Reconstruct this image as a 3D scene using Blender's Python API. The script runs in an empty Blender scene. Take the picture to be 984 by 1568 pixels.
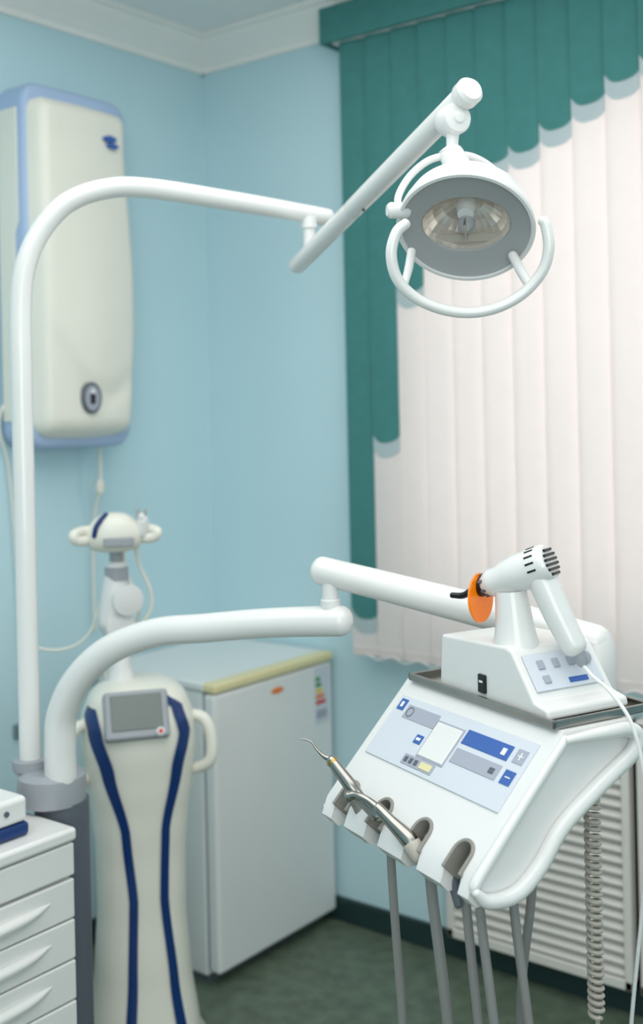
import bpy, bmesh, math, random
from mathutils import Vector, Matrix
random.seed(3)
S = bpy.context.scene
S.view_settings.view_transform = 'Standard'
S.view_settings.look = 'None'

# ------------------------------------------------------------ helpers
def lin(c):
    c = c/255.0
    return c/12.92 if c <= 0.04045 else ((c+0.055)/1.055)**2.4

def mat(name, rgb, rough=0.5, metal=0.0, var=0.04, scale=6.0, bump=0.0, bscale=60.0, coat=0.0, transl=0.0, emit=0.0):
    m = bpy.data.materials.new(name); m.use_nodes = True
    nt = m.node_tree; b = nt.nodes['Principled BSDF']
    col = (lin(rgb[0]), lin(rgb[1]), lin(rgb[2]), 1)
    tc = nt.nodes.new('ShaderNodeTexCoord')
    nz = nt.nodes.new('ShaderNodeTexNoise'); nz.inputs['Scale'].default_value = scale
    nz.inputs['Detail'].default_value = 4
    nt.links.new(tc.outputs['Object'], nz.inputs['Vector'])
    rp = nt.nodes.new('ShaderNodeValToRGB')
    rp.color_ramp.elements[0].position = 0.3; rp.color_ramp.elements[1].position = 0.7
    rp.color_ramp.elements[0].color = tuple(x*(1-var) for x in col[:3])+(1,)
    rp.color_ramp.elements[1].color = tuple(min(1, x*(1+var)) for x in col[:3])+(1,)
    nt.links.new(nz.outputs['Fac'], rp.inputs['Fac'])
    nt.links.new(rp.outputs['Color'], b.inputs['Base Color'])
    b.inputs['Roughness'].default_value = rough
    b.inputs['Metallic'].default_value = metal
    b.inputs['Coat Weight'].default_value = coat
    if emit:
        b.inputs['Emission Color'].default_value = col
        b.inputs['Emission Strength'].default_value = emit
    if bump:
        n2 = nt.nodes.new('ShaderNodeTexNoise'); n2.inputs['Scale'].default_value = bscale
        nt.links.new(tc.outputs['Object'], n2.inputs['Vector'])
        bp = nt.nodes.new('ShaderNodeBump'); bp.inputs['Strength'].default_value = bump
        bp.inputs['Distance'].default_value = 0.004
        nt.links.new(n2.outputs['Fac'], bp.inputs['Height'])
        nt.links.new(bp.outputs['Normal'], b.inputs['Normal'])
    if transl:
        tr = nt.nodes.new('ShaderNodeBsdfTranslucent'); tr.inputs['Color'].default_value = col
        mx = nt.nodes.new('ShaderNodeMixShader'); mx.inputs[0].default_value = transl
        out = nt.nodes['Material Output']
        nt.links.new(b.outputs[0], mx.inputs[1]); nt.links.new(tr.outputs[0], mx.inputs[2])
        nt.links.new(mx.outputs[0], out.inputs['Surface'])
    return m

def group(name):
    e = bpy.data.objects.new(name, None); e.empty_display_size = 0.1
    S.collection.objects.link(e); return e

def mkobj(name, bm, m, parent=None, M=None, bevel=0.0, seg=3, ang=35, smooth=True):
    if M is not None: bm.transform(M)
    bmesh.ops.recalc_face_normals(bm, faces=bm.faces[:])
    me = bpy.data.meshes.new(name); bm.to_mesh(me); bm.free()
    mats = m if isinstance(m, (list, tuple)) else [m]
    for k in mats: me.materials.append(k)
    o = bpy.data.objects.new(name, me); S.collection.objects.link(o)
    if smooth:
        for p in me.polygons: p.use_smooth = True
        me.set_sharp_from_angle(angle=math.radians(ang))
    if bevel:
        md = o.modifiers.new('bevel', 'BEVEL'); md.width = bevel; md.segments = seg
        md.limit_method = 'ANGLE'; md.angle_limit = math.radians(30); md.harden_normals = True
    if parent: o.parent = parent
    return o

def box(name, lo, hi, m, parent=None, M=None, bevel=0.0, seg=3):
    bm = bmesh.new(); bmesh.ops.create_cube(bm, size=1)
    for v in bm.verts:
        v.co = Vector([lo[i] + (v.co[i]+0.5)*(hi[i]-lo[i]) for i in range(3)])
    return mkobj(name, bm, m, parent, M, bevel, seg)

def loft(rings, capA=True, capB=True):
    bm = bmesh.new(); vs = [[bm.verts.new(p) for p in r] for r in rings]
    n = len(rings[0])
    for i in range(len(vs)-1):
        for j in range(n):
            bm.faces.new((vs[i][j], vs[i][(j+1) % n], vs[i+1][(j+1) % n], vs[i+1][j]))
    if capA: bm.faces.new(vs[0])
    if capB: bm.faces.new(vs[-1][::-1])
    return bm

def lathe(name, prof, m, parent, M=None, n=40, sx=1, sy=1, caps=True):
    """prof: (r,z) or (rx,ry,z)"""
    rings = []
    for p in prof:
        rx, ry, z = (p[0], p[0], p[1]) if len(p) == 2 else p
        rings.append([Vector((rx*sx*math.cos(2*math.pi*k/n), ry*sy*math.sin(2*math.pi*k/n), z)) for k in range(n)])
    return mkobj(name, loft(rings, caps, caps), m, parent, M)

def prism(name, poly, h0, h1, m, parent=None, M=None, axis='y', bevel=0.0, seg=3):
    def P(a, b, h):
        return {'x': (h, a, b), 'y': (a, h, b), 'z': (a, b, h)}[axis]
    bm = loft([[Vector(P(a, b, h0)) for a, b in poly], [Vector(P(a, b, h1)) for a, b in poly]])
    return mkobj(name, bm, m, parent, M, bevel, seg)

def crom(pts, rad, steps):
    P = [Vector(p) for p in pts]
    if steps <= 1: return P, rad
    op, orr = [], []
    for i in range(len(P)-1):
        p0 = P[i-1] if i > 0 else P[i]*2-P[i+1]
        p1, p2 = P[i], P[i+1]
        p3 = P[i+2] if i+2 < len(P) else P[i+1]*2-P[i]
        for s in range(steps):
            t = s/steps
            op.append(0.5*((2*p1)+(p2-p0)*t+(2*p0-5*p1+4*p2-p3)*t*t+(3*p1-p0-3*p2+p3)*t**3))
            orr.append(rad[i]*(1-t)+rad[i+1]*t)
    op.append(P[-1]); orr.append(rad[-1])
    return op, orr

def tube(name, pts, r, m, parent=None, M=None, n=20, steps=8, cap='round', flat=1.0):
    rad = list(r) if isinstance(r, (list, tuple)) else [r]*len(pts)
    P, R = crom(pts, rad, steps)
    T = []
    for i in range(len(P)):
        a = P[max(0, i-1)]; b = P[min(len(P)-1, i+1)]
        T.append((b-a).normalized())
    up = Vector((0, 0, 1)) if abs(T[0].z) < 0.9 else Vector((1, 0, 0))
    N = (up - T[0]*up.dot(T[0])).normalized()
    rings = []
    def ring(c, t, nn, rr):
        b = t.cross(nn)
        return [c + (nn*math.cos(2*math.pi*k/n) + b*math.sin(2*math.pi*k/n)*flat)*rr for k in range(n)]
    for i in range(len(P)):
        N = (N - T[i]*N.dot(T[i])).normalized()
        if i == 0 and cap == 'round':
            for a in (80, 60, 40, 20):
                q = math.radians(a); rings.append(ring(P[0]-T[0]*R[0]*math.sin(q)*0.8, T[0], N, R[0]*math.cos(q)))
        rings.append(ring(P[i], T[i], N, R[i]))
        if i == len(P)-1 and cap == 'round':
            for a in (20, 40, 60, 80):
                q = math.radians(a); rings.append(ring(P[i]+T[i]*R[i]*math.sin(q)*0.8, T[i], N, R[i]*math.cos(q)))
    return mkobj(name, loft(rings), m, parent, M)

def frame(o, z, xhint=None):
    z = Vector(z).normalized()
    up = Vector((0, 0, 1)) if abs(z.z) < 0.95 else Vector((0, 1, 0))
    x = Vector(xhint) if xhint is not None else up.cross(z)
    x = (x - z*x.dot(z)).normalized(); y = z.cross(x)
    M = Matrix.Identity(4)
    for i in range(3):
        M[i][0] = x[i]; M[i][1] = y[i]; M[i][2] = z[i]; M[i][3] = o[i]
    return M

# dental-unit floor frame (metres), turned 38.1 deg in the room
CAM = Vector((2.597, -2.729, 1.51)); YAW = math.radians(38.1)
U = Matrix.Translation((CAM.x, CAM.y, 0)) @ Matrix.Rotation(YAW, 4, 'Z')
def F(x, y, z): return U @ Vector((x, y, z))

# ------------------------------------------------------------ materials
m_wall = mat('wall_blue_paint', (196, 226, 234), 0.7, var=0.02, scale=1.5, bump=0.08, bscale=90)
m_ceil = mat('ceiling_paint', (242, 243, 242), 0.8, var=0.01)
m_mold = mat('plaster_moulding', (248, 246, 241), 0.6, var=0.01)
m_floor = mat('linoleum_green', (92, 106, 90), 0.45, var=0.25, scale=22)
m_base = mat('baseboard_green', (34, 58, 58), 0.4, var=0.05)
m_white = mat('white_enamel', (230, 230, 228), 0.25, var=0.01, coat=0.3)
m_plast = mat('white_plastic', (228, 228, 227), 0.35, var=0.01)
m_cream = mat('cream_plastic', (233, 231, 220), 0.35, var=0.015)
m_creamy = mat('cream_yellow_trim', (228, 218, 170), 0.4, var=0.02)
m_frid = mat('fridge_white', (228, 231, 230), 0.35, var=0.01)
m_lav = mat('lavender_plastic', (168, 190, 222), 0.4, var=0.02)
m_blue = mat('navy_blue', (8, 50, 108), 0.3, var=0.04)
m_blue2 = mat('label_blue', (58, 98, 172), 0.4, var=0.02)
m_lgrey = mat('label_grey', (166, 170, 184), 0.5, var=0.02)
m_panel = mat('panel_grey_white', (210, 215, 224), 0.4, var=0.01)
m_grey = mat('grey_plastic', (158, 162, 168), 0.4, var=0.03)
m_dgrey = mat('dark_grey', (92, 98, 108), 0.45, var=0.04)
m_black = mat('black_plastic', (18, 18, 20), 0.35, var=0.1)
m_screen = mat('lcd_screen', (105, 115, 112), 0.2, var=0.03)
m_steel = mat('steel', (168, 165, 160), 0.22, 1.0, var=0.05, scale=30)
m_mirror = mat('reflector_mirror', (238, 230, 222), 0.25, 0.65, var=0.03)
m_lamp = mat('lamp_grey_face', (166, 168, 170), 0.45, var=0.02)
m_hose = mat('hose_grey', (135, 135, 133), 0.5, var=0.04)
m_coil = mat('coil_beige', (185, 178, 168), 0.45, var=0.03)
m_liner = mat('slot_liner', (142, 138, 132), 0.5, var=0.03)
m_gold = mat('gold_band', (190, 160, 90), 0.3, 1.0)
m_teal = mat('teal_fabric', (68, 132, 130), 0.85, var=0.05, scale=30, bump=0.2, bscale=400, transl=0.08)
m_bord = mat('pale_border_fabric', (184, 198, 202), 0.85, var=0.02, transl=0.12)
m_slat = mat('white_fabric', (238, 228, 225), 0.85, var=0.015, scale=20, bump=0.1, bscale=400, transl=0.22)
m_louv = mat('louvre_beige', (224, 220, 214), 0.5, var=0.02)
m_back = mat('louvre_backing', (120, 112, 104), 0.8, var=0.03)  # brownish-grey backing panel behind the louvres
m_frame = mat('window_white', (235, 235, 235), 0.4)
m_red = mat('label_red', (215, 60, 50), 0.5); m_green = mat('label_green', (50, 150, 80), 0.5)
m_yel = mat('label_yellow', (235, 205, 60), 0.5); m_orl = mat('label_orange', (230, 130, 60), 0.5)
m_sock = mat('outlet_grey', (120, 140, 150), 0.5)
m_or = bpy.data.materials.new('orange_acrylic'); m_or.use_nodes = True
b = m_or.node_tree.nodes['Principled BSDF']
b.inputs['Base Color'].default_value = (1.0, 0.25, 0.0, 1); b.inputs['Roughness'].default_value = 0.12
b.inputs['Transmission Weight'].default_value = 0.2
b.inputs['Emission Color'].default_value = (1, 0.28, 0, 1); b.inputs['Emission Strength'].default_value = 0.10  # faint glow added to brighten the shield, which is no lamp
m_glass = bpy.data.materials.new('window_glass'); m_glass.use_nodes = True
b = m_glass.node_tree.nodes['Principled BSDF']
b.inputs['Transmission Weight'].default_value = 1; b.inputs['Roughness'].default_value = 0; b.inputs['IOR'].default_value = 1.02

# ------------------------------------------------------------ room shell
RX, RY, RZ = 4.4, -4.4, 2.70
box('floor', (-0.1, RY-0.1, -0.1), (RX+0.1, 0.1, 0), m_floor)
box('ceiling', (-0.1, RY-0.1, RZ), (RX+0.1, 0.1, RZ+0.1), m_ceil)
box('wall_left', (-0.1, RY-0.1, 0), (0, 0.1, RZ), m_wall)
box('wall_rear', (0, RY-0.1, 0), (RX, RY, RZ), m_wall)
box('wall_right', (RX, RY-0.1, 0), (RX+0.1, 0.1, RZ), m_wall)
wx0, wx1, wz0, wz1 = 0.80, 2.40, 0.92, 2.35
bm = bmesh.new()
for lo, hi in (((0, 0, 0), (wx0, 0.1, RZ)), ((wx1, 0, 0), (RX, 0.1, RZ)), ((wx0, 0, 0), (wx1, 0.1, wz0)), ((wx0, 0, wz1), (wx1, 0.1, RZ))):
    r = bmesh.ops.create_cube(bm, size=1)
    for v in r['verts']:
        v.co = Vector([lo[i] + (v.co[i]+0.5)*(hi[i]-lo[i]) for i in range(3)])
mkobj('wall_window_side', bm, m_wall, smooth=False)
gw = group('window_1')
for i, (a, c) in enumerate((((wx0, wz0), (wx0+0.06, wz1)), ((wx1-0.06, wz0), (wx1, wz1)), ((wx0, wz0), (wx1, wz0+0.06)), ((wx0, wz1-0.06), (wx1, wz1)), ((1.57, wz0), (1.63, wz1)))):
    box('frame_%d' % i, (a[0], 0.03, a[1]), (c[0], 0.08, c[1]), m_frame, gw, bevel=0.004)
box('glass', (wx0+0.05, 0.05, wz0+0.05), (wx1-0.05, 0.056, wz1-0.05), m_glass, gw)
cp = [(0, 0), (0, -0.095), (0.012, -0.095), (0.016, -0.08), (0.03, -0.07), (0.05, -0.045), (0.07, -0.03), (0.08, -0.014), (0.095, -0.012), (0.095, 0)]
prism('trim_left', [(a, RZ+c) for a, c in cp], RY, 0, m_mold, axis='y')
prism('trim_window', [(-a, RZ+c) for a, c in cp], 0, RX, m_mold, axis='x')
box('baseboard_left', (0, RY, 0), (0.014, 0, 0.07), m_base, bevel=0.003)
box('baseboard_window', (0.014, -0.014, 0), (RX, 0, 0.07), m_base, bevel=0.003)

# ------------------------------------------------------------ vertical blinds
g = group('vertical_blinds')
teal_z = [0.937, 1.434, 1.843, 1.994, 2.086, 2.155, 2.171, 2.213, 2.26, 2.30]
x0, pitch, zt, zb = 0.627, 0.0885, 2.56, 0.82
bm = bmesh.new()
def strip(xc, w, z_top, botf, off, mi, tilt, nseg=10):
    prev = None
    for k in range(nseg+1):
        t = -1+2*k/nseg
        dx = t*w/2
        yy = -0.085 - off + dx*math.tan(tilt) - 0.004*(1-t*t)
        a = bm.verts.new((xc+dx, yy, z_top)); c = bm.verts.new((xc+dx, yy, botf(t)))
        if prev:
            f = bm.faces.new((prev[0], a, c, prev[1])); f.material_index = mi
        prev = (a, c)
for i in range(21):
    xc = x0+pitch*(i+0.5)
    tz = teal_z[i] if i < len(teal_z) else min(2.5, 2.30+0.03*(i-9))
    til = math.radians(9)
    slope = -0.006 if i > 0 else 0
    strip(xc, 0.094, zt, lambda t: zb, 0, 0, til)
    sc = lambda t, z: z + 0.030*(abs(t)**3.0) - slope*t*1.2 - 0.014
    strip(xc, 0.0945, zt, lambda t: sc(t, tz-0.042), 0.0015, 2, til)
    strip(xc, 0.095, zt, lambda t: sc(t, tz), 0.003, 1, til)
mkobj('slats', bm, [m_slat, m_teal, m_bord], g)
box('header', (0.575, -0.125, 2.552), (2.56, -0.110, 2.655), m_teal, g, bevel=0.003)
box('header_return', (0.575, -0.12, 2.552), (0.59, 0.0, 2.655), m_teal, g, bevel=0.003)
box('rail', (0.60, -0.105, 2.555), (2.54, -0.06, 2.60), m_frame, g, bevel=0.003)
bm = bmesh.new()
for i in range(21):
    xc = x0+pitch*(i+0.5)
    r = bmesh.ops.create_cube(bm, size=1)
    for v in r['verts']:
        v.co = Vector((xc+v.co.x*0.08, -0.087+v.co.y*0.006+v.co.x*0.08*0.158, zb+0.012+v.co.z*0.028))
mkobj('slat_weights', bm, m_slat, g, bevel=0.002)
tube('bottom_chain', [(x0+pitch*(k*0.5+0.5), -0.094, 0.826 - (0.014 if k % 2 else 0)) for k in range(41)], 0.0016, m_frame, g, n=6, steps=3)

# ------------------------------------------------------------ radiator cover
g = group('radiator_cover')
for k, (xa, xb) in enumerate(((0.90, 1.43), (1.45, 1.98))):
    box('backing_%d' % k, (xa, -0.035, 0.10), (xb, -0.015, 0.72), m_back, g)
    for nm, lo, hi in (('l', (xa, -0.065, 0.08), (xa+0.022, -0.015, 0.74)), ('r', (xb-0.022, -0.065, 0.08), (xb, -0.015, 0.74)), ('t', (xa, -0.065, 0.72), (xb, -0.015, 0.745)), ('b', (xa, -0.065, 0.08), (xb, -0.015, 0.105))):
        box('frame_%s_%d' % (nm, k), lo, hi, m_louv, g, bevel=0.003)
    bm = bmesh.new()
    for i in range(22):
        z = 0.118+i*0.0275
        pr = [(-0.058, z-0.009), (-0.060, z-0.003), (-0.036, z+0.014), (-0.034, z+0.009)]
        vs = [[bm.verts.new((xx, a, c)) for a, c in pr] for xx in (xa+0.02, xb-0.02)]
        for j in range(4): bm.faces.new((vs[0][j], vs[0][(j+1) % 4], vs[1][(j+1) % 4], vs[1][j]))
        bm.faces.new(vs[0]); bm.faces.new(vs[1][::-1])
    mkobj('louvres_%d' % k, bm, m_louv, g, smooth=False)

# ------------------------------------------------------------ water heater
g = group('water_heater')
def rrect(y0, y1, z0, z1, r, n=8):
    out = []
    for cx, cy, a0 in ((y1-r, z1-r, 0), (y0+r, z1-r, 90), (y0+r, z0+r, 180), (y1-r, z0+r, 270)):
        for k in range(n+1):
            a = math.radians(a0+90*k/n); out.append((cx+r*math.cos(a), cy+r*math.sin(a)))
    return out
prism('tank_shell', rrect(-0.815, -0.452, 1.425, 2.40, 0.055), 0.002, 0.125, m_lav, g, axis='x', bevel=0.02, seg=4)
prism('side_insert', [(0.02, 1.50), (0.10, 1.50), (0.10, 1.72), (0.085, 1.75), (0.085, 2.0), (0.10, 2.03), (0.10, 2.33), (0.02, 2.33)], -0.819, -0.80, m_cream, g, axis='y', bevel=0.003)
NU, NV = 28, 48
bm = bmesh.new(); grid = []
for j in range(NV+1):
    v = j/NV; z = 1.452+v*0.915
    row = []
    yl = -0.805
    yr = -0.478 + 0.024*math.sin(math.pi*min(1, max(0, (0.85-v)/0.85)))**1.2
    cr = 0.05; e = 0
    dtop = (1-v)*0.915; dbot = v*0.915
    for dd in (dtop, dbot):
        if dd < cr: e = max(e, cr-math.sqrt(max(0, cr*cr-(cr-dd)**2)))
    yl += e; yr -= e
    for i in range(NU+1):
        u = i/NU
        ed = min(1, min(u, 1-u)*9, min(v, 1-v)*20)
        xx = 0.115+0.055*math.sin(ed*math.pi/2)**0.6
        xx += 0.022*math.sin(math.pi*u)*(0.6+0.4*math.cos((v-0.35)*5.0))
        dd = v - (0.26+0.14*math.sin(u*3.4+2.6))
        xx -= 0.012*math.exp(-(dd/0.035)**2)*math.sin(math.pi*u)
        row.append(bm.verts.new((xx, yl+(yr-yl)*u, z)))
    grid.append(row)
for j in range(NV):
    for i in range(NU):
        bm.faces.new((grid[j][i], grid[j][i+1], grid[j+1][i+1], grid[j+1][i]))
mkobj('front_cover', bm, m_cream, g, ang=80)
Mg = frame((0.194, -0.658, 1.560), (1, 0, 0.0), (0, 1, 0))
lathe('thermometer_ring', [(0.032, 0.042, -0.014), (0.032, 0.042, 0.0), (0.027, 0.037, 0.003), (0.024, 0.033, -0.001)], m_dgrey, g, Mg)
lathe('thermometer_face', [(0.025, 0.034, -0.01), (0.025, 0.034, 0.0005)], m_lgrey, g, Mg)
box('thermometer_needle', (-0.008, -0.016, 0), (0.008, 0.010, 0.004), m_black, g, Mg, bevel=0.002)
box('thermometer_tick', (-0.006, 0.012, 0), (0.006, 0.023, 0.004), m_frame, g, Mg)
lathe('badge', [(0.022, 0.009, -0.008), (0.022, 0.009, 0.002)], m_blue2, g, frame((0.184, -0.566, 2.272), (1, 0, 0), (0, 1, 0)))
lathe('badge_b', [(0.019, 0.007, -0.008), (0.019, 0.007, 0.002)], m_blue2, g, frame((0.184, -0.556, 2.254), (1, 0, 0), (0, 1, 0)))
tube('water_pipe', [(0.06, -0.52, 1.43), (0.06, -0.52, 1.36), (0.058, -0.522, 1.30), (0.035, -0.52, 1.24), (0.022, -0.52, 1.12), (0.022, -0.52, 0.9)], 0.005, m_cream, g, n=10)
lathe('pipe_valve', [(0.011, -0.02), (0.014, -0.01), (0.014, 0.01), (0.008, 0.02)], m_cream, g, Matrix.Translation((0.058, -0.522, 1.31)), n=16)
tube('power_cable', [(0.03, -0.79, 1.60), (0.016, -0.83, 1.50), (0.012, -0.80, 1.38), (0.012, -0.785, 1.20), (0.012, -0.772, 0.9), (0.012, -0.772, 0.69)], 0.004, m_cream, g, n=8)
g = group('wall_outlet')
box('plate', (0.0, -0.795, 0.645), (0.010, -0.745, 0.685), m_sock, g, bevel=0.004)
box('socket', (0.006, -0.785, 0.652), (0.014, -0.755, 0.678), m_dgrey, g, bevel=0.003)

# ------------------------------------------------------------ refrigerator
g = group('refrigerator')
FY = -0.522
box('cabinet', (0.03, FY, 0.02), (0.442, -0.02, 0.775), m_frid, g, bevel=0.008)
box('top_panel', (0.025, FY-0.005, 0.775), (0.455, -0.015, 0.80), m_frid, g, bevel=0.008)
box('door', (0.449, FY-0.002, 0.035), (0.49, -0.018, 0.772), m_frid, g, bevel=0.012, seg=4)
box('door_top_trim', (0.447, FY-0.004, 0.774), (0.494, -0.016, 0.800), m_creamy, g, bevel=0.008)
box('door_gasket', (0.440, FY+0.005, 0.04), (0.452, -0.03, 0.77), m_lgrey, g)
box('plinth', (0.06, FY+0.01, 0.0), (0.44, -0.03, 0.03), m_dgrey, g)
box('energy_label', (0.4895, -0.105, 0.60), (0.4915, -0.04, 0.765), m_panel, g)
for i, mm in enumerate((m_green, m_green, m_yel, m_orl, m_red)):
    box('label_bar_%d' % i, (0.491, -0.10, 0.725-i*0.017), (0.4925, -0.08+0.006*i, 0.736-i*0.017), mm, g)
box('label_text', (0.491, -0.098, 0.615), (0.4925, -0.05, 0.64), m_lgrey, g)
lathe('brand_badge', [(0.026, 0.008, 0), (0.026, 0.008, 0.003)], m_orl, g, frame((0.4895, -0.27, 0.735), (1, 0, 0), (0, 1, 0)), n=20)

# ------------------------------------------------------------ treatment machine on floor
g = group('teeth_whitening_machine')
MM = Matrix.Translation(F(-0.452, 2.75, 0)) @ Matrix.Rotation(YAW+math.radians(16), 4, 'Z')
prof = [(0.0, 0.150, 0.15), (0.03, 0.150, 0.15), (0.06, 0.132, 0.135), (0.21, 0.112, 0.115), (0.35, 0.103, 0.105), (0.48, 0.104, 0.105), (0.58, 0.112, 0.112), (0.66, 0.124, 0.12), (0.74, 0.134, 0.128), (0.80, 0.132, 0.126), (0.85, 0.115, 0.112), (0.875, 0.092, 0.09), (0.886, 0.06, 0.06)]
def ip(tab, z):
    for a, b2 in zip(tab, tab[1:]):
        if a[0] <= z <= b2[0]:
            t = (z-a[0])/(b2[0]-a[0]); t = t*t*(3-2*t)*0.4+t*0.6
            return [a[i]*(1-t)+b2[i]*t for i in range(1, len(a))]
    return list(tab[-1][1:]) if z > tab[-1][0] else list(tab[0][1:])
def sell(w, d, z, n=48, e=2.6):
    out = []
    for k in range(n):
        a = 2*math.pi*k/n; c, s = math.cos(a), math.sin(a)
        out.append(Vector((w*math.copysign(abs(c)**(2/e), c), d*math.copysign(abs(s)**(2/e), s), z)))
    return out
zs = [0.886*(k/60) for k in range(61)]
mkobj('body', loft([sell(*ip(prof, z), z) for z in zs]), m_cream, g, MM, ang=60)
def stripe(name, tab, hwt, mm, off=0.003):
    bm = bmesh.new(); prev = None
    z = tab[0][0]
    while z <= tab[-1][0]+1e-6:
        cx = ip(tab, z)[0]; hw = ip(hwt, z)[0]; w, d = ip(prof, min(z, 0.885)); row = []
        for k in range(9):
            x = cx - hw + 2*hw*k/8
            f = min(0.995, abs(x)/w); x = math.copysign(f*w, x)
            y = -d*(1-f**2.6)**(1/2.6)
            row.append(bm.verts.new((x*1.01, y-off, z)))
        if prev:
            for k in range(8): bm.faces.new((prev[k], prev[k+1], row[k+1], row[k]))
        prev = row; z += 0.01
    mkobj(name, bm, mm, g, MM, ang=80)
LT = [(0.0, -0.055), (0.21, -0.037), (0.40, -0.030), (0.56, -0.045), (0.70, -0.082), (0.78, -0.106), (0.84, -0.116)]
RT = [(0.0, 0.085), (0.21, 0.058), (0.40, 0.040), (0.56, 0.045), (0.70, 0.074), (0.78, 0.094), (0.84, 0.078), (0.872, 0.035)]
HW = [(0.0, 0.013), (0.3, 0.010), (0.56, 0.010), (0.74, 0.015), (0.88, 0.013)]
stripe('blue_stripe_l', LT, HW, m_blue, 0.004); stripe('blue_stripe_r', RT, HW, m_blue, 0.004)
MS = MM @ frame((-0.016, -0.112, 0.828), (0.0, -0.90, 0.43))
box('screen_bezel', (-0.073, -0.055, -0.02), (0.073, 0.055, 0.012), m_grey, g, MS, bevel=0.008)
box('screen', (-0.058, -0.036, 0.010), (0.058, 0.045, 0.014), m_screen, g, MS, bevel=0.002)
lathe('knob', [(0.010, 0.01), (0.010, 0.02), (0.008, 0.022)], m_plast, g, MS @ Matrix.Translation((0.05, -0.044, 0)), n=16)
lathe('knob_mark', [(0.005, 0.02), (0.005, 0.024)], m_red, g, MS @ Matrix.Translation((0.05, -0.044, 0)), n=16)
for sx in (-1, 1):
    tube('side_handle_%s' % ('l' if sx < 0 else 'r'), [(sx*0.115, -0.03, 0.80), (sx*0.150, -0.05, 0.79), (sx*0.165, -0.06, 0.745), (sx*0.158, -0.06, 0.69), (sx*0.110, -0.03, 0.665)], [0.013, 0.014, 0.014, 0.014, 0.012], m_cream, g, MM)
for k in range(4):
    a = math.radians(45+90*k)
    lathe('caster_%d' % k, [(0.015, -0.02), (0.02, -0.012), (0.02, 0.012), (0.015, 0.02)], m_dgrey, g, MM @ frame((0.13*math.cos(a), 0.13*math.sin(a), 0.02), (1, 0, 0)), n=16)
cx = -0.035
lathe('column_lower', [(0.034, 0.86), (0.030, 0.90), (0.022, 0.915), (0.022, 0.985)], m_plast, g, MM @ Matrix.Translation((cx, 0.02, 0)))
lathe('column_joint', [(0.020, -0.03), (0.036, -0.026), (0.036, 0.026), (0.020, 0.03)], m_plast, g, MM @ frame((cx-0.005, 0.02, 1.01), (0.25, -1, 0)))
tube('column_mid', [(cx-0.02, 0.02, 1.02), (cx-0.012, 0.02, 1.09), (cx-0.005, 0.02, 1.15)], [0.032, 0.03, 0.024], m_plast, g, MM)
lathe('column_joint_b', [(0.020, -0.03), (0.037, -0.026), (0.037, 0.026), (0.020, 0.03)], m_plast, g, MM @ frame((cx+0.012, 0.01, 1.075), (0.25, -1, 0)))
lathe('column_upper', [(0.028, 1.12), (0.028, 1.15), (0.016, 1.155), (0.016, 1.21)], m_grey, g, MM @ Matrix.Translation((cx-0.005, 0.02, 0)))
hd = []
for t, w, d in ((-0.042, 0.03, 0.02), (-0.036, 0.055, 0.035), (-0.02, 0.068, 0.046), (0.0, 0.070, 0.050), (0.02, 0.060, 0.048), (0.036, 0.046, 0.042), (0.046, 0.03, 0.03), (0.05, 0.012, 0.012)):
    hd.append(sell(w, d, t, 40, 2.4))
MH = MM @ Matrix.Translation((cx-0.010, 0.0, 1.232))
mkobj('head_shell', loft(hd), m_cream, g, MH, ang=70)
box('head_grille', (-0.03, -0.056, -0.026), (0.04, -0.04, -0.004), m_grey, g, MH, bevel=0.004)
tube('head_band', [(-0.050, -0.038, 0.0), (-0.046, -0.040, 0.020), (-0.034, -0.036, 0.037), (-0.02, -0.02, 0.047)], 0.006, m_blue, g, MH, flat=1)
for sx in (-1, 1):
    tube('head_handle_%s' % ('l' if sx < 0 else 'r'), [(sx*0.055, 0.0, -0.008), (sx*0.074, -0.02, -0.012), (sx*0.092, -0.03, -0.008), (sx*0.096, -0.03, 0.004), (sx*0.076, -0.01, 0.010), (sx*0.055, 0, 0.010)], [0.012]*6, m_cream, g, MH)
tube('handpiece', [(0.060, -0.02, 0.0), (0.064, -0.025, 0.03), (0.060, -0.03, 0.042)], [0.015, 0.014, 0.009], m_plast, g, MH)
tube('handpiece_tip', [(0.054, -0.03, 0.042), (0.052, -0.03, 0.056)], [0.005, 0.004], m_steel, g, MH)
tube('handpiece_tip_b', [(0.066, -0.03, 0.042), (0.070, -0.03, 0.053)], [0.005, 0.004], m_steel, g, MH)
tube('head_cable_a', [(0.05, 0.02, -0.03), (0.06, 0.03, -0.08), (0.085, 0.03, -0.14), (0.085, 0.03, -0.19), (0.05, 0.03, -0.23), (0.02, 0.03, -0.22)], 0.004, m_cream, g, MH, n=10)
tube('head_cable_b', [(0.02, 0.02, -0.03), (0.03, 0.03, -0.10), (0.06, 0.03, -0.18), (0.03, 0.05, -0.26), (-0.02, 0.06, -0.30), (-0.02, 0.06, -0.36)], 0.004, m_cream, g, MH, n=10)
tube('head_cable_c', [(-0.02, 0.03, -0.13), (-0.06, 0.05, -0.24), (-0.12, 0.06, -0.275), (-0.19, 0.06, -0.26), (-0.21, 0.07, -0.20)], 0.0035, m_cream, g, MH, n=10)

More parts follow.
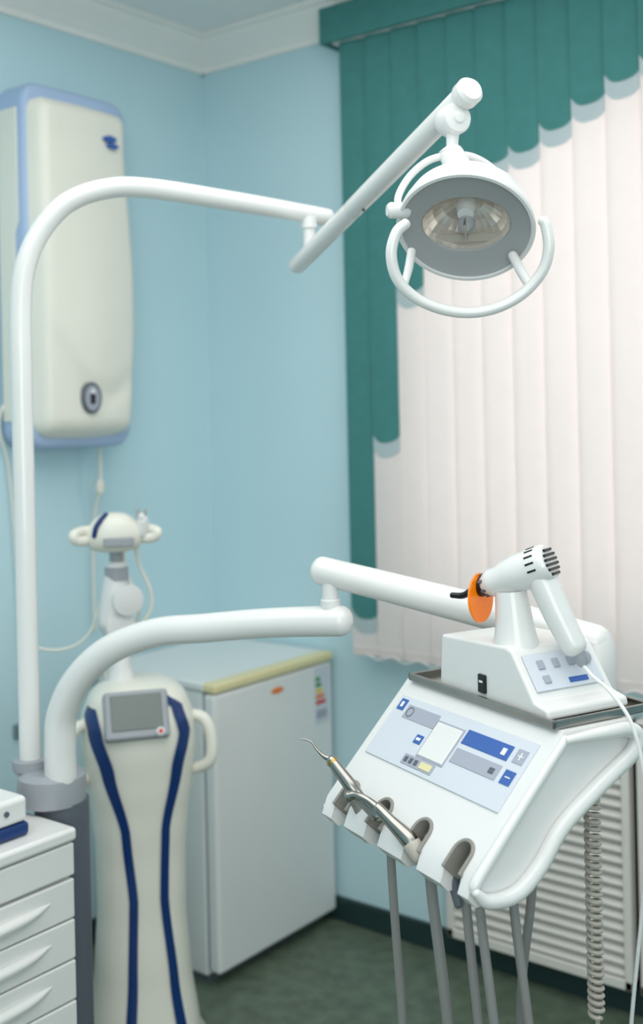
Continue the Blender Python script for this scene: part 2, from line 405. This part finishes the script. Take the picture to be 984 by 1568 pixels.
# ------------------------------------------------------------ drawer cabinet
g = group('drawer_cabinet')
CX = 0.018
box('carcass', (0.36+CX, -1.98, 0.05), (0.885+CX, -1.348, 0.735), m_white, g, bevel=0.006)
box('worktop', (0.355+CX, -1.985, 0.735), (0.905+CX, -1.3445, 0.76), m_white, g, bevel=0.008)
box('plinth', (0.40+CX, -1.95, 0.0), (0.86+CX, -1.37, 0.06), m_dgrey, g)
box('upper_front', (0.885+CX, -1.98, 0.672), (0.900+CX, -1.348, 0.732), m_white, g, bevel=0.005)
zz = 0.666
for i in range(8):
    box('drawer_%d' % i, (0.885+CX, -1.98, zz-0.072), (0.898+CX, -1.348, zz), m_white, g, bevel=0.004)
    pts = [(0.896+CX, -1.405, zz-0.030), (0.902+CX, -1.47, zz-0.036), (0.904+CX, -1.65, zz-0.038), (0.902+CX, -1.84, zz-0.036), (0.896+CX, -1.92, zz-0.030)]
    tube('drawer_pull_%d' % i, pts, [0.003, 0.010, 0.012, 0.010, 0.003], m_white, g, n=16)
    zz -= 0.0745
g = group('sterilizer_box')
box('base', (0.57, -1.86, 0.7605), (0.884, -1.42, 0.785), m_blue, g, bevel=0.008)
box('case', (0.57, -1.86, 0.785), (0.882, -1.422, 0.832), m_white, g, bevel=0.010)
lathe('indicator', [(0.005, 0), (0.005, 0.004)], m_dgrey, g, frame((0.881, -1.47, 0.81), (1, 0, 0)), n=12)

# ------------------------------------------------------------ equipment post
g = group('equipment_post')
hx, hy = -0.535, 2.235
lathe('column', [(0.052, 0.02), (0.052, 0.775)], m_dgrey, g, U @ Matrix.Translation((hx+0.018, hy, 0)))
lathe('foot', [(0.11, 0.0), (0.11, 0.012), (0.07, 0.03), (0.052, 0.04)], m_dgrey, g, U @ Matrix.Translation((hx+0.018, hy, 0)))
lathe('hub', [(0.055, 0.768), (0.064, 0.772), (0.066, 0.80), (0.064, 0.822), (0.05, 0.832)], m_grey, g, U @ Matrix.Translation((hx, hy, 0)))
lathe('hub_collar', [(0.03, 0.825), (0.034, 0.83), (0.034, 0.848), (0.024, 0.85)], m_grey, g, U @ Matrix.Translation((-0.58, 2.25, 0)), n=24)

# ------------------------------------------------------------ operating light
g = group('dental_operating_light')
tube('pole', [(-0.58, 2.25, 0.82), (-0.58, 2.25, 1.25), (-0.58, 2.25, 1.60), (-0.58, 2.255, 1.72), (-0.572, 2.26, 1.80), (-0.545, 2.27, 1.87), (-0.495, 2.285, 1.93), (-0.425, 2.31, 1.962), (-0.34, 2.34, 1.968), (-0.16, 2.42, 1.95), (0.022, 2.50, 1.928)], [0.0205]*10+[0.019], m_white, g, U, n=28, steps=8)
lathe('swivel_pin', [(0.013, 1.835), (0.013, 1.90), (0.017, 1.902), (0.017, 1.925)], m_plast, g, U @ Matrix.Translation((-0.018, 2.478, 0)), n=24)
A0 = Vector((-0.045, 2.50, 1.826)); A1 = Vector((0.243, 1.85, 2.012))
def L(t): return A0.lerp(A1, t)
tube('arm', [L(0), L(0.5), L(0.62)], 0.0185, m_white, g, U, n=28, steps=3)
tube('arm_front', [L(0.40), L(0.7), L(1.0)], [0.0192, 0.0195, 0.0195], m_white, g, U, n=28, steps=3)
lathe('arm_end_cap', [(0.0215, -0.012), (0.023, -0.008), (0.023, 0.010), (0.018, 0.016), (0.006, 0.018)], m_white, g, U @ frame(A1, A1-A0), n=28)
lathe('arm_screw', [(0.003, 0), (0.003, 0.003)], m_dgrey, g, U @ frame(L(0.45)+Vector((0.003, -0.008, -0.018)), (0.2, -0.5, -0.8)), n=10)
KN = Vector((0.222, 1.872, 1.975))
lathe('knuckle', [(0.012, -0.024), (0.022, -0.021), (0.025, -0.014), (0.025, 0.014), (0.022, 0.021), (0.012, 0.024)], m_plast, g, U @ frame(KN, (0.35, -1, 0)), n=32)
lathe('knuckle_screw', [(0.009, 0.024), (0.009, 0.027), (0.005, 0.028)], m_white, g, U @ frame(KN, (0.35, -1, 0)), n=20)
tube('stem', [KN, KN+Vector((-0.001, 0.0, -0.03)), KN+Vector((-0.003, 0.0, -0.06))], [0.014, 0.010, 0.009], m_plast, g, U)
lathe('stem_collar', [(0.008, 0.0), (0.016, 0.004), (0.020, 0.014), (0.012, 0.02)], m_plast, g, U @ Matrix.Translation(KN+Vector((-0.003, 0, -0.064))), n=24)
LC = Vector((0.236, 1.85, 1.797)); n_l = Vector((-0.17, -0.64, -0.745)).normalized()
ML = U @ frame(LC, n_l)
lathe('housing', [(0.025, -0.088), (0.055, -0.084), (0.080, -0.070), (0.098, -0.045), (0.107, -0.018), (0.111, 0.0), (0.109, 0.004), (0.104, 0.004), (0.103, 0.0)], m_plast, g, ML, n=64, caps=False)
lathe('housing_back', [(0.001, -0.089), (0.0255, -0.088)], m_plast, g, ML, n=32)
lathe('lamp_face', [(0.1045, 0.1045, 0.001), (0.098, 0.098, -0.002), (0.082, 0.076, -0.006), (0.072, 0.056, -0.009), (0.070, 0.054, -0.013)], m_lamp, g, ML, n=64, caps=False)
rings = []
for k, (f, z) in enumerate(((1.0, -0.012), (0.93, -0.026), (0.8, -0.042), (0.6, -0.056), (0.35, -0.066), (0.05, -0.070))):
    rings.append([Vector((0.0705*f*math.cos(2*math.pi*j/28), 0.0545*f*math.sin(2*math.pi*j/28), z)) for j in range(28)])
mkobj('reflector', loft(rings, False, True), m_mirror, g, ML, smooth=False)
lathe('bulb_socket', [(0.015, -0.066), (0.015, -0.03), (0.013, -0.026), (0.013, -0.02)], m_plast, g, ML @ Matrix.Translation((0, 0.012, 0)), n=24)
lathe('bulb_shield', [(0.001, -0.03), (0.014, -0.02), (0.013, -0.010), (0.004, 0.004), (0.001, 0.004)], m_lamp, g, ML @ Matrix.Translation((0, -0.004, 0)), n=24)
box('bulb_bracket', (-0.056, -0.046, -0.024), (0.056, -0.030, -0.021), m_coil, g, ML)
box('bulb_blade', (-0.0015, -0.02, -0.012), (0.0015, 0.012, 0.006), m_steel, g, ML)
def o(x, y, z): return LC+Vector((x, y, z+0.003))
tube('handle', [o(-0.097, -0.03, 0.002), o(-0.112, -0.03, -0.012), o(-0.121, -0.028, -0.045), o(-0.112, -0.02, -0.083), o(-0.083, -0.012, -0.113), o(-0.040, -0.008, -0.132), o(0.005, -0.006, -0.138), o(0.050, -0.008, -0.130), o(0.090, -0.012, -0.108), o(0.118, -0.02, -0.075), o(0.127, -0.028, -0.04), o(0.123, -0.03, -0.008), o(0.118, -0.03, 0.002)], [0.0085]+[0.009]*11+[0.0085], m_white, g, U, n=20, steps=6)
tube('handle_strut_r', [o(0.078, 0.02, -0.045), o(0.088, 0.0, -0.075), o(0.098, -0.012, -0.098)], [0.008, 0.008, 0.007], m_plast, g, U)
tube('handle_strut_l', [o(-0.085, 0.02, -0.035), o(-0.092, 0.0, -0.065), o(-0.100, -0.015, -0.09)], [0.007, 0.007, 0.006], m_plast, g, U)
lathe('yoke_knob_l', [(0.010, -0.02), (0.013, -0.015), (0.013, 0.012), (0.009, 0.017)], m_plast, g, U @ frame(o(-0.108, 0.0, 0.028), (-1, -0.2, 0)), n=24)
tube('yoke_l', [o(-0.103, 0.015, 0.028), o(-0.104, 0.03, 0.055), o(-0.085, 0.035, 0.088), o(-0.055, 0.03, 0.112), o(-0.018, 0.025, 0.122)], 0.006, m_plast, g, U)
tube('yoke_r', [o(-0.018, 0.025, 0.122), o(0.02, 0.035, 0.118), o(0.055, 0.05, 0.10), o(0.08, 0.06, 0.07), o(0.085, 0.05, 0.04)], 0.006, m_plast, g, U)
tube('mount_neck', [o(-0.017, 0.022, 0.12), o(-0.008, 0.02, 0.10), o(0.0, 0.02, 0.075)], [0.020, 0.022, 0.028], m_plast, g, U)

# ------------------------------------------------------------ delivery unit
g = group('dental_delivery_unit')
tube('lower_arm', [(-0.512, 2.21, 0.82), (-0.512, 2.21, 0.88), (-0.506, 2.205, 0.945), (-0.470, 2.18, 1.015), (-0.405, 2.15, 1.075), (-0.315, 2.12, 1.112), (-0.22, 2.085, 1.125), (-0.10, 2.04, 1.140), (0.025, 1.99, 1.150)], [0.031, 0.030, 0.029, 0.0275, 0.027, 0.026, 0.026, 0.026, 0.0265], m_white, g, U, n=32)
lathe('elbow_pin', [(0.017, 1.165), (0.017, 1.185), (0.014, 1.187), (0.014, 1.225)], m_plast, g, U @ Matrix.Translation((0.008, 1.998, 0)), n=24)
tube('upper_arm', [(-0.006, 2.005, 1.235), (0.153, 1.979, 1.195), (0.311, 1.946, 1.155), (0.441, 1.900, 1.121)], [0.0245, 0.0265, 0.029, 0.030], m_white, g, U, n=32, steps=4)
lathe('head_joint', [(0.022, 0.985), (0.030, 0.99), (0.031, 1.07), (0.031, 1.12), (0.020, 1.142)], m_plast, g, U @ Matrix.Translation((0.441, 1.90, 0)), n=32)
MC = U @ Matrix.Translation((0.143, 1.90, 0)) @ Matrix.Rotation(math.atan2(-0.872, 0.49), 4, 'Z')
box('mount_bracket', (0.11, 0.08, 0.992), (0.19, 0.265, 1.03), m_plast, g, MC, bevel=0.006)
PR = [(0.0, 1.066), (-0.134, 0.926), (-0.158, 0.900), (-0.168, 0.874), (-0.155, 0.860), (-0.095, 0.862), (-0.058, 0.902), (-0.02, 0.945), (0.05, 0.988), (0.095, 1.010), (0.125, 1.032), (0.132, 1.052), (0.118, 1.066)]
P0, P1 = -0.02, 0.364
bm = loft([[Vector((P0, a, c)) for a, c in PR], [Vector((P1, a, c)) for a, c in PR]])
body = mkobj('console_body', bm, [m_plast], g, smooth=False)
sd = Vector((0, -0.69, -0.72)).normalized(); nd = Vector((0, -0.72, 0.69)).normalized(); A = Vector((0, 0.0, 1.066))
def face(p, s, h=0): return Vector((p, 0, 0)) + A + sd*s + nd*h
SL = [0.028, 0.124, 0.2255, 0.322]
def arch(p, r, s0, s1, h, n=12):
    out = [face(p-r, s1, h)]
    for k in range(n+1):
        a = math.pi - math.pi*k/n
        out.append(face(p+r*math.cos(a), s0 - r*math.sin(a), h))
    out.append(face(p+r, s1, h)); return out
bm = bmesh.new()
for p in SL:
    b2 = loft([arch(p, 0.0195, 0.208, 0.32, -0.075), arch(p, 0.0195, 0.208, 0.32, 0.05)])
    me = bpy.data.meshes.new('t'); b2.to_mesh(me); b2.free(); bm.from_mesh(me); bpy.data.meshes.remove(me)
cut = mkobj('cutter', bm, m_liner, smooth=False)
md = body.modifiers.new('b', 'BOOLEAN'); md.object = cut; md.operation = 'DIFFERENCE'; md.solver = 'EXACT'
dg = bpy.context.evaluated_depsgraph_get(); dg.update()
me = bpy.data.meshes.new_from_object(body.evaluated_get(dg))
body.modifiers.clear(); body.data = me
me.transform(MC)
for p in me.polygons: p.use_smooth = True
me.set_sharp_from_angle(angle=math.radians(35))
md = body.modifiers.new('bevel', 'BEVEL'); md.width = 0.006; md.segments = 3; md.limit_method = 'ANGLE'; md.angle_limit = math.radians(28)
bpy.data.objects.remove(cut)
for i, p in enumerate(SL):
    o0, i0 = arch(p, 0.021, 0.208, 0.236, 0), arch(p, 0.0155, 0.208, 0.236, 0)
    bm = bmesh.new()
    def R(pts, h): return [bm.verts.new(q+nd*h) for q in pts]
    a_, b_, c_, d_ = R(o0, -0.032), R(o0, 0.003), R(i0, 0.003), R(i0, -0.032)
    for k in range(len(o0)-1):
        for e, f in ((a_, b_), (b_, c_), (c_, d_), (d_, a_)):
            bm.faces.new((e[k], e[k+1], f[k+1], f[k]))
    for k in (0, -1): bm.faces.new((a_[k], b_[k], c_[k], d_[k]))
    mkobj('slot_liner_%d' % i, bm, m_liner, g, MC, bevel=0.0015)
rimpts = [(0.0, 1.056), (0.06, 1.056), (0.108, 1.054), (0.126, 1.042), (0.116, 1.020), (0.080, 0.999), (0.04, 0.976), (-0.015, 0.940), (-0.055, 0.895), (-0.095, 0.868), (-0.14, 0.868), (-0.160, 0.884)]
tube('side_rim_r', [(P1+0.008, a, c) for a, c in rimpts], [0.006, 0.009]+[0.0115]*8+[0.010, 0.006], m_white, g, MC, n=16, steps=5)
tube('side_rim_front', [(P1+0.003, a, c) for a, c in ((0.0, 1.056), (-0.07, 0.985), (-0.13, 0.922), (-0.156, 0.893), (-0.160, 0.884))], [0.006, 0.007, 0.008, 0.008, 0.006], m_white, g, MC, n=16, steps=5)
tube('side_rim_l', [(P0-0.002, a, c) for a, c in rimpts], [0.004, 0.006]+[0.008]*8+[0.007, 0.004], m_white, g, MC, n=16, steps=5)
def plate(name, p0, p1, s0, s1, h, m, th=0.002, bev=0.0006):
    Mf = MC @ frame(face(0, 0), nd, (1, 0, 0))
    return box(name, (p0, -s1, h-th), (p1, -s0, h), m, g, Mf, bevel=bev)
plate('overlay', 0.0, 0.340, 0.030, 0.140, 0.0025, m_panel, 0.003)
H = 0.0036
plate('key_blue_a', 0.006, 0.024, 0.036, 0.056, H, m_blue2)
plate('key_group_a', 0.032, 0.118, 0.042, 0.066, H, m_lgrey)
plate('key_blue_b', 0.094, 0.112, 0.082, 0.097, H, m_blue2)
plate('display_surround', 0.119, 0.188, 0.049, 0.115, 0.0036, m_lgrey, 0.002, 0.001)
plate('display', 0.122, 0.185, 0.052, 0.112, 0.005, m_white, 0.003, 0.002)
plate('key_group_b', 0.194, 0.300, 0.046, 0.070, H, m_blue2)
plate('key_group_c', 0.194, 0.300, 0.078, 0.102, H, m_lgrey)
plate('key_plus', 0.310, 0.332, 0.046, 0.068, H, m_lgrey)
plate('key_minus', 0.310, 0.332, 0.080, 0.102, H, m_blue2)
plate('plus_h', 0.316, 0.327, 0.056, 0.058, H+0.001, m_frame)
plate('plus_v', 0.3205, 0.3225, 0.051, 0.063, H+0.001, m_frame)
plate('minus_h', 0.316, 0.327, 0.090, 0.092, H+0.001, m_frame)
plate('key_row', 0.096, 0.175, 0.116, 0.133, H, m_lgrey)
plate('lcd', 0.142, 0.170, 0.119, 0.130, H+0.001, m_creamy)
for k in range(3):
    plate('key_row_btn_%d' % k, 0.101+0.013*k, 0.109+0.013*k, 0.120, 0.129, H+0.001, m_dgrey)
plate('icon_cup', 0.282, 0.291, 0.053, 0.064, H+0.001, m_frame)
plate('icon_rinse', 0.280, 0.291, 0.086, 0.095, H+0.001, m_dgrey)
plate('icon_tooth', 0.012, 0.018, 0.041, 0.051, H+0.001, m_frame)
plate('icon_prog', 0.098, 0.108, 0.087, 0.092, H+0.001, m_frame)
bmr = [face(0.045+0.008*math.cos(a*math.pi/8), 0.054+0.008*math.sin(a*math.pi/8), 0.004) for a in range(17)]
tube('dial_icon', bmr, 0.0007, m_dgrey, g, MC, n=6, steps=1)
for i, (p, q, dp) in enumerate(((0.130, -0.135, 0.0), (0.215, -0.125, 0.02), (0.300, -0.125, 0.012), (0.330, -0.125, 0.02), (0.345, -0.08, 0.02), (0.350, -0.045, -0.05))):
    tube('hose_%d' % i, [(p, q, 0.90), (p+dp*0.2, q, 0.83), (p+dp, q+0.01, 0.66), (p+dp*1.3, q+0.03, 0.42), (p+dp, q+0.10, 0.22), (p, 0.12, 0.10), (p*0.8+0.03, 0.28, 0.012)], 0.0065 if i != 1 else 0.008, m_hose, g, MC, n=12)
coil = [(0.292, 0.105, 1.02), (0.292, 0.112, 0.985)]
for k in range(0, 34*10+1):
    a = 2*math.pi*k/10
    coil.append((0.292+0.0095*math.cos(a), 0.112+0.0095*math.sin(a), 0.975-k/340*0.36))
coil += [(0.292, 0.112, 0.59), (0.292, 0.14, 0.4), (0.30, 0.2, 0.15), (0.30, 0.28, 0.012)]
tube('coiled_cord', coil, 0.0035, m_coil, g, MC, n=8, steps=2)
def hp(name, pts, rr, m, **k): tube(name, pts, rr, m, g, U, **k)
hp('handpiece_a_hose', [(0.055, 1.76, 0.86), (0.045, 1.765, 0.90), (0.030, 1.765, 0.930)], [0.007, 0.008, 0.009], m_hose)
hp('handpiece_a', [(0.070, 1.70, 0.915), (0.045, 1.72, 0.935), (0.030, 1.73, 0.952), (0.003, 1.745, 0.985)], [0.010, 0.0085, 0.0105, 0.008], m_steel, steps=5)
hp('handpiece_a_ring', [(0.006, 1.743, 0.981), (0.0035, 1.7445, 0.984)], 0.0088, m_gold, steps=2, cap='flat')
hp('handpiece_a_tip', [(0.002, 1.745, 0.986), (-0.008, 1.748, 0.990), (-0.018, 1.75, 1.000), (-0.028, 1.752, 1.012), (-0.045, 1.754, 1.016)], [0.005, 0.003, 0.002, 0.0014, 0.0008], m_steel, n=12)
hp('handpiece_b', [(0.120, 1.628, 0.890), (0.108, 1.636, 0.905), (0.085, 1.65, 0.925), (0.068, 1.662, 0.940)], [0.012, 0.0125, 0.009, 0.008], m_steel, steps=5)
hp('handpiece_b_neck', [(0.070, 1.66, 0.938), (0.052, 1.672, 0.949), (0.036, 1.685, 0.951), (0.028, 1.69, 0.948)], [0.007, 0.0055, 0.006, 0.0085], m_steel, steps=5)
hp('handpiece_b_cuff', [(0.124, 1.625, 0.884), (0.114, 1.632, 0.897)], 0.0135, m_coil, steps=3)
hp('handpiece_c', [(0.170, 1.565, 0.84), (0.165, 1.572, 0.87), (0.160, 1.577, 0.890)], [0.006, 0.009, 0.009], m_dgrey, steps=4)
hp('handpiece_c_collar', [(0.162, 1.575, 0.884), (0.160, 1.577, 0.893)], 0.0105, m_steel, steps=2)
tube('accessory_cord', [(0.372, 1.678, 1.132), (0.380, 1.655, 1.122), (0.394, 1.62, 1.110), (0.414, 1.585, 1.075), (0.426, 1.57, 1.01), (0.430, 1.57, 0.93), (0.422, 1.58, 0.82), (0.41, 1.62, 0.60), (0.42, 1.70, 0.3), (0.46, 1.80, 0.08), (0.50, 1.86, 0.006)], 0.0028, m_plast, g, U, n=10)

# ------------------------------------------------------------ tray
g = group('instrument_tray')
box('tray_floor', (0.0, -0.006, 1.0665), (0.352, 0.170, 1.0705), m_steel, g, MC, bevel=0.001)
for nm, lo, hi in (('a', (-0.004, -0.010, 1.067), (0.356, -0.004, 1.079)), ('b', (-0.004, 0.168, 1.067), (0.356, 0.174, 1.079)), ('c', (-0.004, -0.010, 1.067), (0.002, 0.174, 1.079)), ('d', (0.350, -0.010, 1.067), (0.356, 0.174, 1.079))):
    box('tray_rim_'+nm, lo, hi, m_steel, g, MC, bevel=0.002)

# ------------------------------------------------------------ curing light with base
g = group('dental_curing_light')
zb0 = 1.071
prism('base', [(0.065, zb0), (0.072, zb0+0.082), (0.235, zb0+0.088), (0.248, zb0+0.084), (0.296, zb0+0.020), (0.325, zb0+0.014), (0.328, zb0)], 0.004, 0.156, m_white, g, MC, axis='y', bevel=0.005)
box('power_switch', (0.170, 0.0, zb0+0.010), (0.188, 0.006, zb0+0.038), m_black, g, MC, bevel=0.002)
box('switch_mark', (0.175, -0.001, zb0+0.026), (0.183, 0.001, zb0+0.029), m_frame, g, MC)
Ms = MC @ frame((0.272, 0.080, zb0+0.052), (0.8, 0, 0.6), (0, 1, 0))
box('control_label', (-0.064, -0.028, 0.001), (0.062, 0.030, 0.0035), m_panel, g, Ms, bevel=0.001)
for k in range(3):
    box('button_%d' % k, (-0.045+0.028*k, 0.004, 0.0035), (-0.033+0.028*k, 0.018, 0.006), m_lgrey, g, Ms, bevel=0.001)
box('button_e', (-0.045, -0.018, 0.0035), (-0.033, -0.006, 0.006), m_lgrey, g, Ms, bevel=0.001)
box('label_stripe', (0.0, -0.022, 0.0035), (0.035, -0.014, 0.0045), m_blue2, g, Ms)
lathe('dial', [(0.010, 0.003), (0.010, 0.008), (0.008, 0.009)], m_grey, g, Ms @ Matrix.Translation((0.045, 0.012, 0)), n=20)
tube('stand', [(0.284, 1.735, 1.150), (0.282, 1.737, 1.185), (0.278, 1.739, 1.235)], [0.036, 0.029, 0.024], m_white, g, U, steps=4, flat=1.0, cap='flat')
G0 = Vector((0.238, 1.765, 1.238)); G1 = Vector((0.330, 1.705, 1.281)); ax = (G1-G0).normalized(); Lg = (G1-G0).length
MG = U @ frame(G0, ax)
lathe('gun_barrel', [(0.010, -0.004), (0.013, 0.0), (0.014, 0.006), (0.020, 0.014), (0.022, 0.022), (0.022, 0.035), (0.0265, 0.048), (0.0285, 0.070), (0.029, Lg-0.012), (0.029, Lg-0.004), (0.025, Lg+0.002), (0.001, Lg+0.004)], m_white, g, MG, n=40)
for k in range(7):
    a = 2*math.pi*k/7
    box('nose_vent_%d' % k, (0.0135, -0.002, 0.004), (0.0185, 0.002, 0.012), m_dgrey, g, MG @ Matrix.Rotation(a, 4, 'Z'))
for k in range(6):
    hgt = -0.018+k*0.0072; hw = math.sqrt(0.0235**2-hgt**2)-0.002
    box('rear_vent_%d' % k, (-hw, hgt-0.002, Lg-0.001), (hw, hgt+0.002, Lg+0.0055), m_black, g, MG, bevel=0.0005)
for k in range(5):
    a = math.radians(100+k*22)
    box('rear_slot_%d' % k, (0.0286, -0.0014, Lg-0.026), (0.0297, 0.0014, Lg-0.012), m_black, g, MG @ Matrix.Rotation(a, 4, 'Z'))
tube('gun_handle', [(0.312, 1.715, 1.272), (0.324, 1.708, 1.245), (0.340, 1.700, 1.205), (0.360, 1.690, 1.160)], [0.0215, 0.022, 0.0215, 0.019], m_white, g, U, n=24, steps=5)
lathe('light_shield', [(0.001, -0.001), (0.037, -0.001), (0.038, 0.0), (0.037, 0.002), (0.001, 0.002)], m_or, g, U @ frame(G0+ax*-0.003+Vector((0, 0, -0.016)), (0.80, -0.60, 0.05)), n=48)
lathe('shield_hub', [(0.013, -0.008), (0.015, -0.004), (0.015, 0.004)], m_black, g, MG, n=24)
tube('light_guide', [G0, G0-ax*0.016, (0.212, 1.785, 1.222), (0.196, 1.795, 1.221)], [0.007, 0.0055, 0.005, 0.0045], m_black, g, U, n=14)
lathe('handle_plug', [(0.010, -0.004), (0.010, 0.012), (0.005, 0.02)], m_grey, g, U @ frame((0.366, 1.687, 1.150), (0.35, -0.15, -1)), n=16)

# ------------------------------------------------------------ lights
def area(name, loc, rot, sx, sy, e, col=(1, 1, 1)):
    l = bpy.data.lights.new(name, 'AREA'); l.shape = 'RECTANGLE'; l.size = sx; l.size_y = sy; l.energy = e; l.color = col
    ob = bpy.data.objects.new(name, l); ob.location = loc; ob.rotation_euler = rot
    S.collection.objects.link(ob); return ob
area('ceiling_fill_light', (1.85, -1.85, 2.66), (0, 0, 0), 2.6, 2.6, 47, (1, 0.985, 0.965))  # unseen broad fill added below the ceiling to brighten the walls
area('room_softlight', (3.7, -4.0, 1.7), (math.radians(92), 0, math.radians(40)), 2.0, 1.6, 43, (1, 0.985, 0.965))  # unseen soft fill added behind the camera
W = bpy.data.worlds.new('World'); S.world = W; W.use_nodes = True
W.node_tree.nodes['Background'].inputs[0].default_value = (1.0, 0.985, 0.97, 1)
W.node_tree.nodes['Background'].inputs[1].default_value = 2.8

# ------------------------------------------------------------ camera
cd = bpy.data.cameras.new('camera'); cam = bpy.data.objects.new('camera', cd); S.collection.objects.link(cam)
cd.sensor_fit = 'AUTO'; cd.sensor_width = 36; cd.lens = 40.75; cd.shift_y = -0.0982
cam.matrix_world = Matrix.Translation(CAM) @ Matrix.Rotation(YAW, 4, 'Z') @ Matrix.Rotation(math.radians(90), 4, 'X') @ Matrix.Rotation(-0.022, 4, 'Z')
cd.dof.use_dof = True; cd.dof.focus_distance = 1.75; cd.dof.aperture_fstop = 2.6
cd.clip_start = 0.05
S.camera = cam
